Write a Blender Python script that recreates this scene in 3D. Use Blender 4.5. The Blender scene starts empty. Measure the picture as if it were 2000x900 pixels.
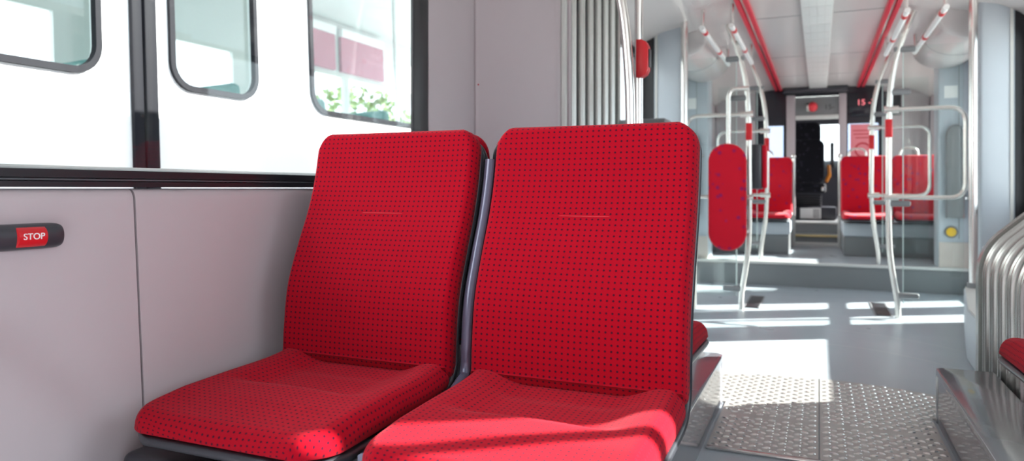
import bpy, bmesh, math, random
from mathutils import Vector, Matrix
random.seed(7)
S = bpy.context.scene
COL = S.collection
PI = math.pi

# ------------------------------------------------------------------ materials
def new_mat(name):
    m = bpy.data.materials.new(name); m.use_nodes = True
    nt = m.node_tree
    return m, nt, nt.nodes['Principled BSDF']

def pmat(name, col, rough=0.5, metal=0.0, noise=0.0, nscale=20.0, bump=0.0, bscale=200.0, coat=0.0, spec=0.5, sheen=0.0):
    m, nt, p = new_mat(name)
    p.inputs['Roughness'].default_value = rough
    p.inputs['Metallic'].default_value = metal
    p.inputs['Coat Weight'].default_value = coat
    p.inputs['Specular IOR Level'].default_value = spec
    p.inputs['Sheen Weight'].default_value = sheen
    tc = nt.nodes.new('ShaderNodeTexCoord')
    if noise > 0:
        n = nt.nodes.new('ShaderNodeTexNoise'); n.inputs['Scale'].default_value = nscale
        n.inputs['Detail'].default_value = 4
        nt.links.new(tc.outputs['Object'], n.inputs['Vector'])
        mx = nt.nodes.new('ShaderNodeMix'); mx.data_type = 'RGBA'
        mx.inputs['A'].default_value = (*[max(0, c*(1-noise)) for c in col], 1)
        mx.inputs['B'].default_value = (*[min(1, c*(1+noise)) for c in col], 1)
        nt.links.new(n.outputs['Fac'], mx.inputs['Factor'])
        nt.links.new(mx.outputs['Result'], p.inputs['Base Color'])
    else:
        p.inputs['Base Color'].default_value = (*col, 1)
    if bump > 0:
        n2 = nt.nodes.new('ShaderNodeTexNoise'); n2.inputs['Scale'].default_value = bscale
        nt.links.new(tc.outputs['Object'], n2.inputs['Vector'])
        b = nt.nodes.new('ShaderNodeBump'); b.inputs['Strength'].default_value = bump
        b.inputs['Distance'].default_value = 0.002
        nt.links.new(n2.outputs['Fac'], b.inputs['Height'])
        nt.links.new(b.outputs['Normal'], p.inputs['Normal'])
    return m

def fabric_dots(name, red, dot, pitch, rad):
    m, nt, p = new_mat(name)
    N, L = nt.nodes, nt.links
    uv = N.new('ShaderNodeUVMap')
    sep = N.new('ShaderNodeSeparateXYZ'); L.new(uv.outputs['UV'], sep.inputs[0])
    def math_(op, a, b=None):
        n = N.new('ShaderNodeMath'); n.operation = op
        for i, v in enumerate((a, b)):
            if v is None: continue
            if isinstance(v, (int, float)): n.inputs[i].default_value = v
            else: L.new(v, n.inputs[i])
        return n.outputs[0]
    u = math_('SUBTRACT', math_('FRACT', math_('DIVIDE', sep.outputs[0], pitch)), 0.5)
    v = math_('SUBTRACT', math_('FRACT', math_('DIVIDE', sep.outputs[1], pitch*0.965)), 0.5)
    d = math_('SQRT', math_('ADD', math_('MULTIPLY', u, u), math_('MULTIPLY', v, v)))
    mr = N.new('ShaderNodeMapRange'); L.new(d, mr.inputs['Value'])
    mr.inputs['From Min'].default_value = rad*0.75; mr.inputs['From Max'].default_value = rad*1.25
    mr.inputs['To Min'].default_value = 1; mr.inputs['To Max'].default_value = 0
    nz = N.new('ShaderNodeTexNoise'); nz.inputs['Scale'].default_value = 900; nz.inputs['Detail'].default_value = 2
    L.new(uv.outputs['UV'], nz.inputs['Vector'])
    rmix = N.new('ShaderNodeMix'); rmix.data_type = 'RGBA'
    rmix.inputs['A'].default_value = (*[c*0.82 for c in red], 1); rmix.inputs['B'].default_value = (*[min(1, c*1.18) for c in red], 1)
    L.new(nz.outputs['Fac'], rmix.inputs['Factor'])
    mx = N.new('ShaderNodeMix'); mx.data_type = 'RGBA'
    L.new(mr.outputs['Result'], mx.inputs['Factor'])
    L.new(rmix.outputs['Result'], mx.inputs['A']); mx.inputs['B'].default_value = (*dot, 1)
    L.new(mx.outputs['Result'], p.inputs['Base Color'])
    p.inputs['Roughness'].default_value = 0.95
    p.inputs['Specular IOR Level'].default_value = 0.12
    p.inputs['Sheen Weight'].default_value = 0.10; p.inputs['Sheen Roughness'].default_value = 0.5
    p.inputs['Sheen Tint'].default_value = (1, 0.35, 0.4, 1)
    b = N.new('ShaderNodeBump'); b.inputs['Strength'].default_value = 0.25; b.inputs['Distance'].default_value = 0.001
    L.new(nz.outputs['Fac'], b.inputs['Height']); L.new(b.outputs['Normal'], p.inputs['Normal'])
    return m

def fabric_flecks(name, red, fleck):
    m, nt, p = new_mat(name)
    N, L = nt.nodes, nt.links
    tc = N.new('ShaderNodeTexCoord')
    vo = N.new('ShaderNodeTexVoronoi'); vo.inputs['Scale'].default_value = 17
    L.new(tc.outputs['Object'], vo.inputs['Vector'])
    mr = N.new('ShaderNodeMapRange'); L.new(vo.outputs['Distance'], mr.inputs['Value'])
    mr.inputs['From Min'].default_value = 0.14; mr.inputs['From Max'].default_value = 0.30
    mr.inputs['To Min'].default_value = 0.65; mr.inputs['To Max'].default_value = 0
    mx = N.new('ShaderNodeMix'); mx.data_type = 'RGBA'; L.new(mr.outputs['Result'], mx.inputs['Factor'])
    mx.inputs['A'].default_value = (*red, 1); mx.inputs['B'].default_value = (*fleck, 1)
    L.new(mx.outputs['Result'], p.inputs['Base Color'])
    p.inputs['Roughness'].default_value = 0.9; p.inputs['Specular IOR Level'].default_value = 0.15
    p.inputs['Sheen Weight'].default_value = 0.2
    return m

def glass_mat(name, tint=(1, 1, 1), refl=1.0):
    m = bpy.data.materials.new(name); m.use_nodes = True
    nt = m.node_tree; N, L = nt.nodes, nt.links
    N.clear()
    out = N.new('ShaderNodeOutputMaterial')
    tr = N.new('ShaderNodeBsdfTransparent'); tr.inputs[0].default_value = (*tint, 1)
    gl = N.new('ShaderNodeBsdfGlossy'); gl.inputs['Roughness'].default_value = 0.02
    gl.inputs['Color'].default_value = (refl, refl, refl, 1)
    lw = N.new('ShaderNodeLayerWeight'); lw.inputs['Blend'].default_value = 0.5
    pw = N.new('ShaderNodeMath'); pw.operation = 'POWER'; L.new(lw.outputs['Facing'], pw.inputs[0]); pw.inputs[1].default_value = 5
    ma = N.new('ShaderNodeMath'); ma.operation = 'MULTIPLY_ADD'; L.new(pw.outputs[0], ma.inputs[0])
    ma.inputs[1].default_value = 0.9; ma.inputs[2].default_value = 0.03
    mx = N.new('ShaderNodeMixShader')
    L.new(ma.outputs[0], mx.inputs[0]); L.new(tr.outputs[0], mx.inputs[1]); L.new(gl.outputs[0], mx.inputs[2])
    L.new(mx.outputs[0], out.inputs['Surface'])
    return m

def emit_mat(name, col, strength):
    m, nt, p = new_mat(name)
    p.inputs['Base Color'].default_value = (*col, 1)
    p.inputs['Emission Color'].default_value = (*col, 1)
    p.inputs['Emission Strength'].default_value = strength
    return m

def floor_mat():
    m, nt, p = new_mat('vinyl_floor')
    N, L = nt.nodes, nt.links
    tc = N.new('ShaderNodeTexCoord')
    n1 = N.new('ShaderNodeTexNoise'); n1.inputs['Scale'].default_value = 240; n1.inputs['Detail'].default_value = 3
    n2 = N.new('ShaderNodeTexNoise'); n2.inputs['Scale'].default_value = 2.5; n2.inputs['Detail'].default_value = 6
    L.new(tc.outputs['Object'], n1.inputs['Vector']); L.new(tc.outputs['Object'], n2.inputs['Vector'])
    mx = N.new('ShaderNodeMix'); mx.data_type = 'RGBA'
    mx.inputs['A'].default_value = (0.30, 0.345, 0.385, 1); mx.inputs['B'].default_value = (0.42, 0.465, 0.505, 1)
    L.new(n1.outputs['Fac'], mx.inputs['Factor']); L.new(mx.outputs['Result'], p.inputs['Base Color'])
    mr = N.new('ShaderNodeMapRange'); L.new(n2.outputs['Fac'], mr.inputs['Value'])
    mr.inputs['To Min'].default_value = 0.2; mr.inputs['To Max'].default_value = 0.42
    L.new(mr.outputs['Result'], p.inputs['Roughness'])
    return m

M = {}
M['lining'] = pmat('pale_lining', (0.49, 0.424, 0.447), 0.42, noise=0.02, nscale=6, bump=0.03, bscale=500)  # grey lining with pink bounce from the red seats tinted in
M['lining2'] = pmat('cool_grey_lining', (0.50, 0.55, 0.60), 0.42, noise=0.02, nscale=6)
M['ceiling'] = pmat('ceiling_paint', (0.67, 0.625, 0.615), 0.2, noise=0.02, nscale=4)
M['ceilstrip'] = pmat('ceiling_strip', (0.74, 0.75, 0.74), 0.5, noise=0.03, nscale=60)
M['black'] = pmat('black_rubber', (0.012, 0.012, 0.016), 0.38)
M['dark'] = pmat('dark_plastic', (0.04, 0.04, 0.05), 0.35, bump=0.05, bscale=900)
M['shell'] = pmat('charcoal_shell', (0.035, 0.036, 0.045), 0.3, bump=0.03, bscale=800)
M['shell_edge'] = pmat('grey_shell_edge', (0.11, 0.12, 0.13), 0.4)
M['spine'] = pmat('spine_lacquer', (0.12, 0.12, 0.185), 0.25, metal=0.3)
M['plinth'] = pmat('gloss_grey_paint', (0.15, 0.148, 0.172), 0.17, coat=0.35)
M['steel'] = pmat('brushed_steel', (0.72, 0.70, 0.68), 0.22, metal=1.0, noise=0.03, nscale=60)
M['steel_bright'] = pmat('polished_steel', (0.86, 0.84, 0.81), 0.14, metal=1.0)
M['cream_tube'] = pmat('pale_satin_tube', (0.78, 0.76, 0.72), 0.25, metal=0.75)
M['tread'] = pmat('tread_metal', (0.78, 0.765, 0.75), 0.22, metal=0.9)
M['tread_base'] = pmat('tread_plate_metal', (0.47, 0.455, 0.44), 0.42, metal=0.45, noise=0.12, nscale=14)
M['floor'] = floor_mat()
M['riser'] = pmat('grey_riser', (0.20, 0.21, 0.22), 0.4, noise=0.04, nscale=10)
M['nosing'] = pmat('pale_nosing', (0.62, 0.62, 0.60), 0.35)
M['rubber'] = pmat('bellows_rubber', (0.05, 0.052, 0.056), 0.6, noise=0.1, nscale=40)
M['clip'] = pmat('bellows_clip', (0.50, 0.51, 0.49), 0.26, metal=0.75)
M['red'] = pmat('signal_red', (0.62, 0.012, 0.02), 0.35)
M['redrail'] = pmat('red_rail', (0.66, 0.02, 0.05), 0.35)
M['white'] = pmat('white_paint', (0.85, 0.85, 0.85), 0.4)
M['white_text'] = pmat('white_print', (0.85, 0.85, 0.85), 0.5)
M['beige'] = pmat('beige_plate', (0.60, 0.535, 0.49), 0.45)
M['paper'] = pmat('paper', (0.9, 0.9, 0.89), 0.7)
M['pink'] = pmat('pink_paper', (0.80, 0.24, 0.28), 0.7)
M['ink'] = pmat('ink', (0.05, 0.05, 0.06), 0.6)
M['redink'] = pmat('red_ink', (0.55, 0.03, 0.05), 0.6)
M['yellow'] = pmat('yellow_button', (0.85, 0.52, 0.02), 0.4)
M['orange'] = pmat('orange_plastic', (0.85, 0.28, 0.02), 0.4)
M['glass'] = glass_mat('clear_pane', (0.96, 0.985, 0.975), 0.9)
M['screen'] = glass_mat('screen_pane', (0.95, 0.98, 0.97), 0.9)
M['glass_edge'] = pmat('glass_edge', (0.55, 0.66, 0.64), 0.2)
M['cabglass'] = glass_mat('tinted_pane', (0.60, 0.63, 0.72), 0.9)
M['busglass'] = glass_mat('coach_pane', (0.90, 0.94, 0.935), 1.0)
M['darkglass'] = pmat('dark_glass_panel', (0.015, 0.016, 0.024), 0.12)
M['fabric'] = fabric_dots('red_dotted_fabric', (0.345, 0.001, 0.011), (0.05, 0.003, 0.016), 0.0136, 0.18)
M['fleck'] = fabric_flecks('red_flecked_fabric', (0.56, 0.005, 0.022), (0.10, 0.01, 0.13))
M['seam'] = pmat('red_seam', (0.46, 0.012, 0.024), 0.8)
M['drv'] = fabric_flecks('black_flecked_fabric', (0.015, 0.015, 0.02), (0.06, 0.06, 0.085))
M['led'] = emit_mat('led_digits', (1.0, 0.22, 0.26), 0.35)
M['ground'] = pmat('pale_concrete', (0.68, 0.67, 0.65), 0.9, noise=0.15, nscale=3)
M['coach'] = pmat('coach_white', (0.88, 0.88, 0.88), 0.35)
M['coach_in'] = pmat('coach_lining', (0.62, 0.63, 0.62), 0.5)
M['maroon'] = pmat('maroon_panel', (0.42, 0.10, 0.16), 0.4)
M['teal'] = pmat('teal_cloth', (0.12, 0.30, 0.29), 0.8, noise=0.2, nscale=40)
M['gasket'] = pmat('grey_gasket', (0.0085, 0.0085, 0.012), 0.65, spec=0.12)
M['leaf'] = pmat('leaf_green', (0.13, 0.20, 0.06), 0.6, noise=0.4, nscale=2)
M['bark'] = pmat('bark', (0.10, 0.07, 0.05), 0.9)
M['gold'] = pmat('brass_nosing', (0.72, 0.58, 0.30), 0.3, metal=0.7)
M['ledge'] = pmat('mid_grey_plastic', (0.20, 0.205, 0.215), 0.4)
M['bug'] = pmat('bug_black', (0.01, 0.008, 0.008), 0.6)

# ------------------------------------------------------------------ mesh helpers
def wloc(o):
    v = Vector((0, 0, 0))
    while o is not None:
        v += o.location; o = o.parent
    return v

class MB:
    """collects geometry in world coordinates, links it as one mesh object"""
    def __init__(s):
        s.bm = bmesh.new(); s.mats = []; s.cur = 0
    def mat(s, m):
        if m not in s.mats: s.mats.append(m)
        s.cur = s.mats.index(m); return s
    def _mark(s, faces, smooth):
        for f in faces:
            f.material_index = s.cur; f.smooth = smooth
    def box(s, x0, x1, y0, y1, z0, z1, r=0.0, seg=2):
        b = bmesh.new()
        bmesh.ops.create_cube(b, size=1)
        for v in b.verts:
            v.co = Vector(((x0+x1)/2+v.co.x*(x1-x0), (y0+y1)/2+v.co.y*(y1-y0), (z0+z1)/2+v.co.z*(z1-z0)))
        if r > 0:
            r = min(r, 0.49*min(abs(x1-x0), abs(y1-y0), abs(z1-z0)))
            bmesh.ops.bevel(b, geom=b.edges[:], offset=r, segments=seg, profile=0.5, affect='EDGES')
        s.add(b, r > 0); return s
    def add(s, b, smooth=False, matrix=None):
        mp = {}
        for v in b.verts:
            mp[v] = s.bm.verts.new(matrix @ v.co if matrix else v.co)
        fs = []
        for f in b.faces:
            try: fs.append(s.bm.faces.new([mp[v] for v in f.verts]))
            except ValueError: pass
        s._mark(fs, smooth); b.free(); return s
    def tube(s, pts, r, n=12, cap=True):
        pts = [Vector(p) for p in pts]
        rings = []; up = None
        for i, p in enumerate(pts):
            a = pts[max(0, i-1)]; c = pts[min(len(pts)-1, i+1)]
            t = (c-a).normalized()
            if up is None:
                up = Vector((0, 0, 1)) if abs(t.z) < 0.9 else Vector((1, 0, 0))
            x = t.cross(up).normalized(); up = x.cross(t).normalized()
            rr = r[i] if isinstance(r, (list, tuple)) else r
            rings.append([s.bm.verts.new(p+x*math.cos(2*PI*k/n)*rr+up*math.sin(2*PI*k/n)*rr) for k in range(n)])
        fs = []
        for i in range(len(rings)-1):
            for k in range(n):
                fs.append(s.bm.faces.new((rings[i][k], rings[i][(k+1) % n], rings[i+1][(k+1) % n], rings[i+1][k])))
        s._mark(fs, True)
        if cap:
            s._mark([s.bm.faces.new(rings[0][::-1]), s.bm.faces.new(rings[-1])], False)
        return s
    def prism(s, pts2, axis, a0, a1, r=0.0, seg=2):
        """extrude closed 2-D outline along axis ('x': (y,z), 'y': (x,z), 'z': (x,y))"""
        b = bmesh.new()
        def P(p, a):
            return {'x': (a, p[0], p[1]), 'y': (p[0], a, p[1]), 'z': (p[0], p[1], a)}[axis]
        v0 = [b.verts.new(P(p, a0)) for p in pts2]; v1 = [b.verts.new(P(p, a1)) for p in pts2]
        n = len(pts2)
        c0 = b.faces.new(v0); c1 = b.faces.new(v1[::-1])
        for i in range(n):
            b.faces.new((v0[i], v1[i], v1[(i+1) % n], v0[(i+1) % n]))
        bmesh.ops.recalc_face_normals(b, faces=b.faces[:])
        if r > 0:
            ed = list(set(c0.edges) | set(c1.edges))
            bmesh.ops.bevel(b, geom=ed, offset=r, segments=seg, profile=0.5, affect='EDGES')
        s.add(b, r > 0); return s
    def sheet(s, rows, smooth=True, closed=False):
        vs = [[s.bm.verts.new(p) for p in row] for row in rows]
        fs = []
        for i in range(len(vs)-1):
            m = len(vs[i])
            for k in range(m if closed else m-1):
                fs.append(s.bm.faces.new((vs[i][k], vs[i][(k+1) % m], vs[i+1][(k+1) % m], vs[i+1][k])))
        s._mark(fs, smooth); return s
    def ball(s, c, rx, ry, rz, sub=2):
        b = bmesh.new(); bmesh.ops.create_icosphere(b, subdivisions=sub, radius=1)
        for v in b.verts: v.co = Vector((c[0]+v.co.x*rx, c[1]+v.co.y*ry, c[2]+v.co.z*rz))
        return s.add(b, True)
    def build(s, name, mat=None, parent=None, recalc=True, sharp=True):
        if recalc: bmesh.ops.recalc_face_normals(s.bm, faces=s.bm.faces[:])
        off = wloc(parent) if parent else Vector((0, 0, 0))
        if parent:
            for v in s.bm.verts: v.co -= off
        me = bpy.data.meshes.new(name); s.bm.to_mesh(me); s.bm.free()
        for m in (s.mats or [mat]): me.materials.append(m)
        if sharp:
            me.set_sharp_from_angle(angle=math.radians(38))
        o = bpy.data.objects.new(name, me); COL.objects.link(o)
        if parent: o.parent = parent
        return o

def fillet(pts, r, n=6):
    pts = [Vector(p) for p in pts]
    out = [pts[0]]
    for i in range(1, len(pts)-1):
        a, b, c = pts[i-1], pts[i], pts[i+1]
        d0 = (a-b); d1 = (c-b)
        rr = r[i-1] if isinstance(r, (list, tuple)) else r
        k = min(rr, d0.length*0.49, d1.length*0.49)
        p0 = b+d0.normalized()*k; p1 = b+d1.normalized()*k
        for j in range(n+1):
            t = j/n
            out.append(p0*(1-t)**2+b*2*t*(1-t)+p1*t*t)
    out.append(pts[-1])
    return out

def catmull(pts, n=8):
    P = [Vector(p) for p in pts]; P = [P[0]*2-P[1]]+P+[P[-1]*2-P[-2]]
    out = []
    for i in range(1, len(P)-2):
        for j in range(n):
            t = j/n
            out.append(0.5*((2*P[i])+(P[i+1]-P[i-1])*t+(2*P[i-1]-5*P[i]+4*P[i+1]-P[i+2])*t*t+(3*P[i]-P[i-1]-3*P[i+1]+P[i+2])*t**3))
    out.append(P[-2]); return out

def rrect(x0, x1, z0, z1, r, n=6):
    pts = []
    for cx, cz, a in ((x1-r, z1-r, 0), (x0+r, z1-r, 90), (x0+r, z0+r, 180), (x1-r, z0+r, 270)):
        for j in range(n+1):
            t = math.radians(a+90*j/n); pts.append((cx+r*math.cos(t), cz+r*math.sin(t)))
    return pts

def panel_with_holes(name, outer, holes, depth, place, mat, parent=None):
    """flat plate with holes; outline (a,b) -> place(a,b,d) in world"""
    cu = bpy.data.curves.new(name, 'CURVE'); cu.dimensions = '2D'; cu.fill_mode = 'BOTH'; cu.extrude = depth/2
    for loop in [outer]+holes:
        sp = cu.splines.new('POLY'); sp.points.add(len(loop)-1); sp.use_cyclic_u = True
        for p, q in zip(sp.points, loop): p.co = (q[0], q[1], 0, 1)
    t = bpy.data.objects.new(name+'_outline', cu); COL.objects.link(t)
    bpy.context.view_layer.update()
    me = bpy.data.meshes.new_from_object(t.evaluated_get(bpy.context.evaluated_depsgraph_get()))
    COL.objects.unlink(t); bpy.data.objects.remove(t); bpy.data.curves.remove(cu)
    off = wloc(parent) if parent else Vector((0, 0, 0))
    for v in me.vertices: v.co = Vector(place(v.co.x, v.co.y, v.co.z))-off
    bm = bmesh.new(); bm.from_mesh(me); bmesh.ops.recalc_face_normals(bm, faces=bm.faces[:]); bm.to_mesh(me); bm.free()
    me.name = name; me.materials.clear(); me.materials.append(mat)
    for p in me.polygons: p.use_smooth = True
    me.set_sharp_from_angle(angle=math.radians(38))
    o = bpy.data.objects.new(name, me); COL.objects.link(o)
    if parent: o.parent = parent
    return o

def tag(o, label, cat, group=None, kind=None):
    o['label'] = label; o['category'] = cat
    if group: o['group'] = group
    if kind: o['kind'] = kind
    return o
def struct(o, label=None, cat=None):
    o['kind'] = 'structure'
    if label: o['label'] = label
    if cat: o['category'] = cat
    return o
def empty(name, loc):
    o = bpy.data.objects.new(name, None); COL.objects.link(o); o.location = loc
    o.empty_display_size = 0.1
    return o
def copy_tree(o, parent=None):
    c = o.copy(); COL.objects.link(c)
    if parent: c.parent = parent
    for ch in list(o.children): copy_tree(ch, c)
    return c

def text(name, body, size, loc, rot, mat, parent, depth=0.0008):
    cu = bpy.data.curves.new(name, 'FONT'); cu.body = body; cu.size = size; cu.extrude = depth
    cu.align_x = 'CENTER'; cu.align_y = 'CENTER'
    t = bpy.data.objects.new(name+'_outline', cu); COL.objects.link(t)
    bpy.context.view_layer.update()
    me = bpy.data.meshes.new_from_object(t.evaluated_get(bpy.context.evaluated_depsgraph_get()))
    COL.objects.unlink(t); bpy.data.objects.remove(t); bpy.data.curves.remove(cu)
    mat4 = Matrix.Translation(Vector(loc)-wloc(parent)) @ rot.to_4x4()
    me.transform(mat4); me.name = name; me.materials.clear(); me.materials.append(mat)
    o = bpy.data.objects.new(name, me); COL.objects.link(o); o.parent = parent
    return o

def wall_cells(mb, fixed, a0, a1, z0, z1, openings, plane='x'):
    """wall slab between fixed=(f0,f1) with rectangular openings (a0,a1,z0,z1)"""
    As = sorted({a0, a1, *[o[0] for o in openings], *[o[1] for o in openings]})
    Zs = sorted({z0, z1, *[o[2] for o in openings], *[o[3] for o in openings]})
    for i in range(len(As)-1):
        for j in range(len(Zs)-1):
            ca, cz = (As[i]+As[i+1])/2, (Zs[j]+Zs[j+1])/2
            if any(o[0] < ca < o[1] and o[2] < cz < o[3] for o in openings): continue
            if not (a0 < ca < a1 and z0 < cz < z1): continue
            if plane == 'x': mb.box(fixed[0], fixed[1], As[i], As[i+1], Zs[j], Zs[j+1])
            else: mb.box(As[i], As[i+1], fixed[0], fixed[1], Zs[j], Zs[j+1])

def window(name, side, x, y0, y1, z0, z1, w=0.06, t=0.03, label=None):
    """framed pane set in a side wall; x = inner face of the wall, side = -1 / +1"""
    root = struct(empty(name, (x, (y0+y1)/2, z0)), label, 'window')
    xi, xo = x-side*0.004, x+side*t
    panel_with_holes('gasket', [(y0, z0), (y1, z0), (y1, z1), (y0, z1)], [rrect(y0+w, y1-w, z0+w, z1-w, 0.04)], t,
                     lambda a, b, d: ((xi+xo)/2+d, a, b), M['black'], root)
    MB().box(x+side*0.012, x+side*0.017, y0+w*0.6, y1-w*0.6, z0+w*0.6, z1-w*0.6).build('pane', M['glass'], root)
    return root

# ------------------------------------------------------------------ camera
HC = 0.86
FPX = 1400.0
cam_d = bpy.data.cameras.new('camera'); cam = bpy.data.objects.new('camera', cam_d); COL.objects.link(cam)
S.camera = cam
cam_d.sensor_width = 36; cam_d.lens = 36*FPX/2000
yaw = math.atan(600/FPX)
cam.location = (0, 0, HC); cam.rotation_euler = (PI/2, 0, yaw)
cam_d.shift_y = -82/2000          # horizon sits above the middle of the frame
cam_d.clip_start = 0.02; cam_d.clip_end = 300
cam_d.dof.use_dof = True; cam_d.dof.focus_distance = 1.62; cam_d.dof.aperture_fstop = 3.4

# ------------------------------------------------------------------ setting
XL, XR = -1.37, 1.40            # near car
FL, FR = -1.20, 1.15            # far car
ZC = 2.06

# floors
fl = struct(MB().box(-1.45, 1.45, -1.7, 6.75, -0.06, 0.0).build('floor', M['floor']), 'glossy blue grey vinyl floor of the aisle and door bay', 'floor')
b = MB().mat(M['riser']).box(-1.25, 1.2, 6.75, 8.75, 0.0, 0.205)
b.mat(M['floor']).box(-1.25, 1.2, 6.79, 8.75, 0.205, 0.212)
b.mat(M['nosing']).box(-1.2, 1.15, 6.735, 6.80, 0.19, 0.216, 0.006)
struct(b.build('floor_raised'), 'raised grey floor behind the low step beyond the door bay', 'floor')
b = MB().mat(M['riser']).box(-0.32, 0.29, 8.75, 9.25, 0.0, 0.33).box(-0.32, 0.29, 9.25, 11.4, 0, 0.46)
b.mat(M['nosing']).box(-0.34, 0.31, 8.70, 8.76, 0.212, 0.255, 0.005)
b.mat(M['gold']).box(-0.26, 0.21, 8.735, 8.80, 0.315, 0.34, 0.006)
b.mat(M['nosing']).box(-0.26, 0.21, 9.235, 9.27, 0.44, 0.466, 0.004)
struct(b.build('floor_cab_steps'), 'short flight up to the driver cab with bright nosings', 'step')

# floor slots
for i, (x, l) in enumerate(((-0.45, 'dark floor slot at the foot of the pole with the red pad'), (0.40, 'dark floor slot in front of the pole with rounded loop'))):
    o = MB().mat(M['black']).box(x-0.045, x+0.045, 5.42, 6.02, 0.0, 0.005, 0.002).mat(M['ledge']).box(x-0.055, x-0.045, 5.41, 6.03, 0.0, 0.006).box(x+0.045, x+0.055, 5.41, 6.03, 0.0, 0.006).build('floor_slot')
    tag(o, l, 'floor slot', 'dark slots in the door bay floor')

# ---- near car left wall: two lining panels
def lining_panel(name, y0, y1, fairing):
    rows = []
    zs = [0.0+0.84*i/42 for i in range(43)]
    ys = [y0+(y1-y0)*j/60 for j in range(61)]
    def xin(y, z):
        bul = 0.035*((0.86-z)/0.5) if z > 0.36 else 0.035*(0.86-0.36)/0.5
        x = XL+bul*0.9
        if fairing:
            # raised fairing whose edge runs down at a slant, then upright
            d1 = ((0.60-z)-(y-0.815)*1.07)/1.46
            d2 = 0.985-y
            d = min(d1, d2)
            t = max(0, min(1, (d+0.012)/0.04)); x += 0.016*t*t*(3-2*t)
        return x
    for z in zs: rows.append([(xin(y, z), y, z) for y in ys])
    # rolled top lip
    for k in range(1, 7):
        a = k/6*PI/2
        rows.append([(XL-0.02+0.02*math.cos(a)+0.0035*0, y, 0.84+0.02*math.sin(a)) for y in ys])
    rows.append([(XL-0.07, y, 0.86) for y in ys])
    rows.append([(XL-0.07, y, 0.0) for y in ys])
    b = MB()
    b.sheet(rows)
    # ends
    for j in (0, -1):
        vs = [b.bm.verts.new(r[j]) for r in rows]
        f = b.bm.faces.new(vs); f.material_index = 0
    return b.build(name, M['lining'])
struct(lining_panel('wall_left', -1.7, 1.106, True), 'pale lining panel carrying the stop bar under the window', 'wall')
struct(lining_panel('wall_left', 1.112, 2.388, False), 'pale lining panel beside the two red seats', 'wall')
# upper left wall: header above the window and post beyond it
b = MB()
b.box(XL-0.07, XL, -1.7, 2.388, 1.93, ZC)
b.box(XL-0.07, XL, -1.7, -1.45, 0.862, 1.93)
struct(b.build('wall_left_header', M['lining']), 'pale strip of wall above the front side window', 'wall')
# window 1
w1 = struct(empty('window_1', (XL, 0.4, 0.862)), 'large side window above the pale lining with black frame', 'window')
# black sill in two layers
prof = [(XL-0.05, 0.863), (XL-0.004, 0.863), (XL-0.004, 0.874), (XL-0.010, 0.876), (XL-0.010, 0.880), (XL-0.002, 0.882), (XL-0.002, 0.898), (XL-0.012, 0.905), (XL-0.05, 0.907)]
MB().prism(prof, 'y', -1.45, 2.278).build('sill', M['black'], w1)
MB().box(XL-0.0098, XL-0.0085, -1.45, 2.26, 0.8765, 0.8795).build('sill_line', M['shell_edge'], w1)
MB().box(XL-0.014, XL+0.001, 2.278, 2.388, 0.862, 1.93, 0.005).build('frame_post', M['black'], w1)
MB().box(XL-0.05, XL+0.001, -1.45, 2.262, 1.87, 1.93, 0.006).build('frame_head', M['black'], w1)
MB().box(XL-0.012, XL-0.007, -1.45, 2.28, 0.89, 1.88).build('pane', M['glass'], w1)

# ---- left pillar panels up to the gangway
def path_sheet(pts, z0, z1, mb, th=0.05):
    """vertical sheet along (x,y) polyline"""
    rows = [[(p[0], p[1], z0) for p in pts], [(p[0], p[1], z1) for p in pts]]
    mb.sheet(rows)
b = MB()
pts = fillet([(XL, 2.342, 0), (XL, 2.788, 0)], 0.01)
b.box(XL-0.07, XL, 2.392, 2.788, 0.0, ZC, 0.006)
p1 = struct(b.build('wall_left_pillar', M['lining']), 'narrow pale wall panel between the window frame and the screwed seam', 'wall')
b = MB()
outl = fillet([(XL-0.07, 2.792, 0), (XL+0.002, 2.792, 0), (XL+0.012, 2.80, 0), (-1.065, 2.99, 0), (-1.055, 3.02, 0), (XL-0.07, 3.02, 0)], [0.004, 0.02, 0.06, 0.006], 6)
b.prism([(p.x, p.y) for p in outl], 'z', 0.2, ZC)
struct(b.build('wall_left_gangway', M['lining']), 'pale slanting wall panel next to the ribbed bellows', 'wall')
o = MB().ball((XL+0.013, 2.797, 1.31), 0.004, 0.003, 0.004, 1).build('screw', M['redink'])
tag(o, 'tiny reddish screw in the seam of the pale pillar panel', 'screw')
# pale flange strips before the bellows
b = MB()
b.box(-1.075, -1.035, 3.022, 3.045, 0.2, ZC, 0.004).box(-1.08, -1.045, 3.047, 3.075, 0.2, ZC, 0.004)
struct(b.build('trim_1', M['nosing']), 'pale upright flange strips edging the bellows behind the seats', 'trim')

# ---- near car right wall (outside the frame, it lets the sun in)
b = MB()
wall_cells(b, (XR, XR+0.07), -1.7, 2.95, 0.0, ZC, [(-1.45, 2.34, 0.88, 2.02)])
struct(b.build('wall_right', M['lining']), 'pale side wall opposite the red seats', 'wall')
w2 = window('window_2', 1, XR, -1.45, 2.34, 0.88, 2.02, 0.05, label='side window opposite the red seats')
MB().box(XR-0.004, XR+0.03, 2.15, 2.185, 0.93, 1.97).build('mullion', M['black'], w2)
# end wall behind
struct(MB().box(-1.45, 1.45, -1.76, -1.7, 0.0, ZC).build('wall_back', M['lining']), 'end wall of the car', 'wall')

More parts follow.
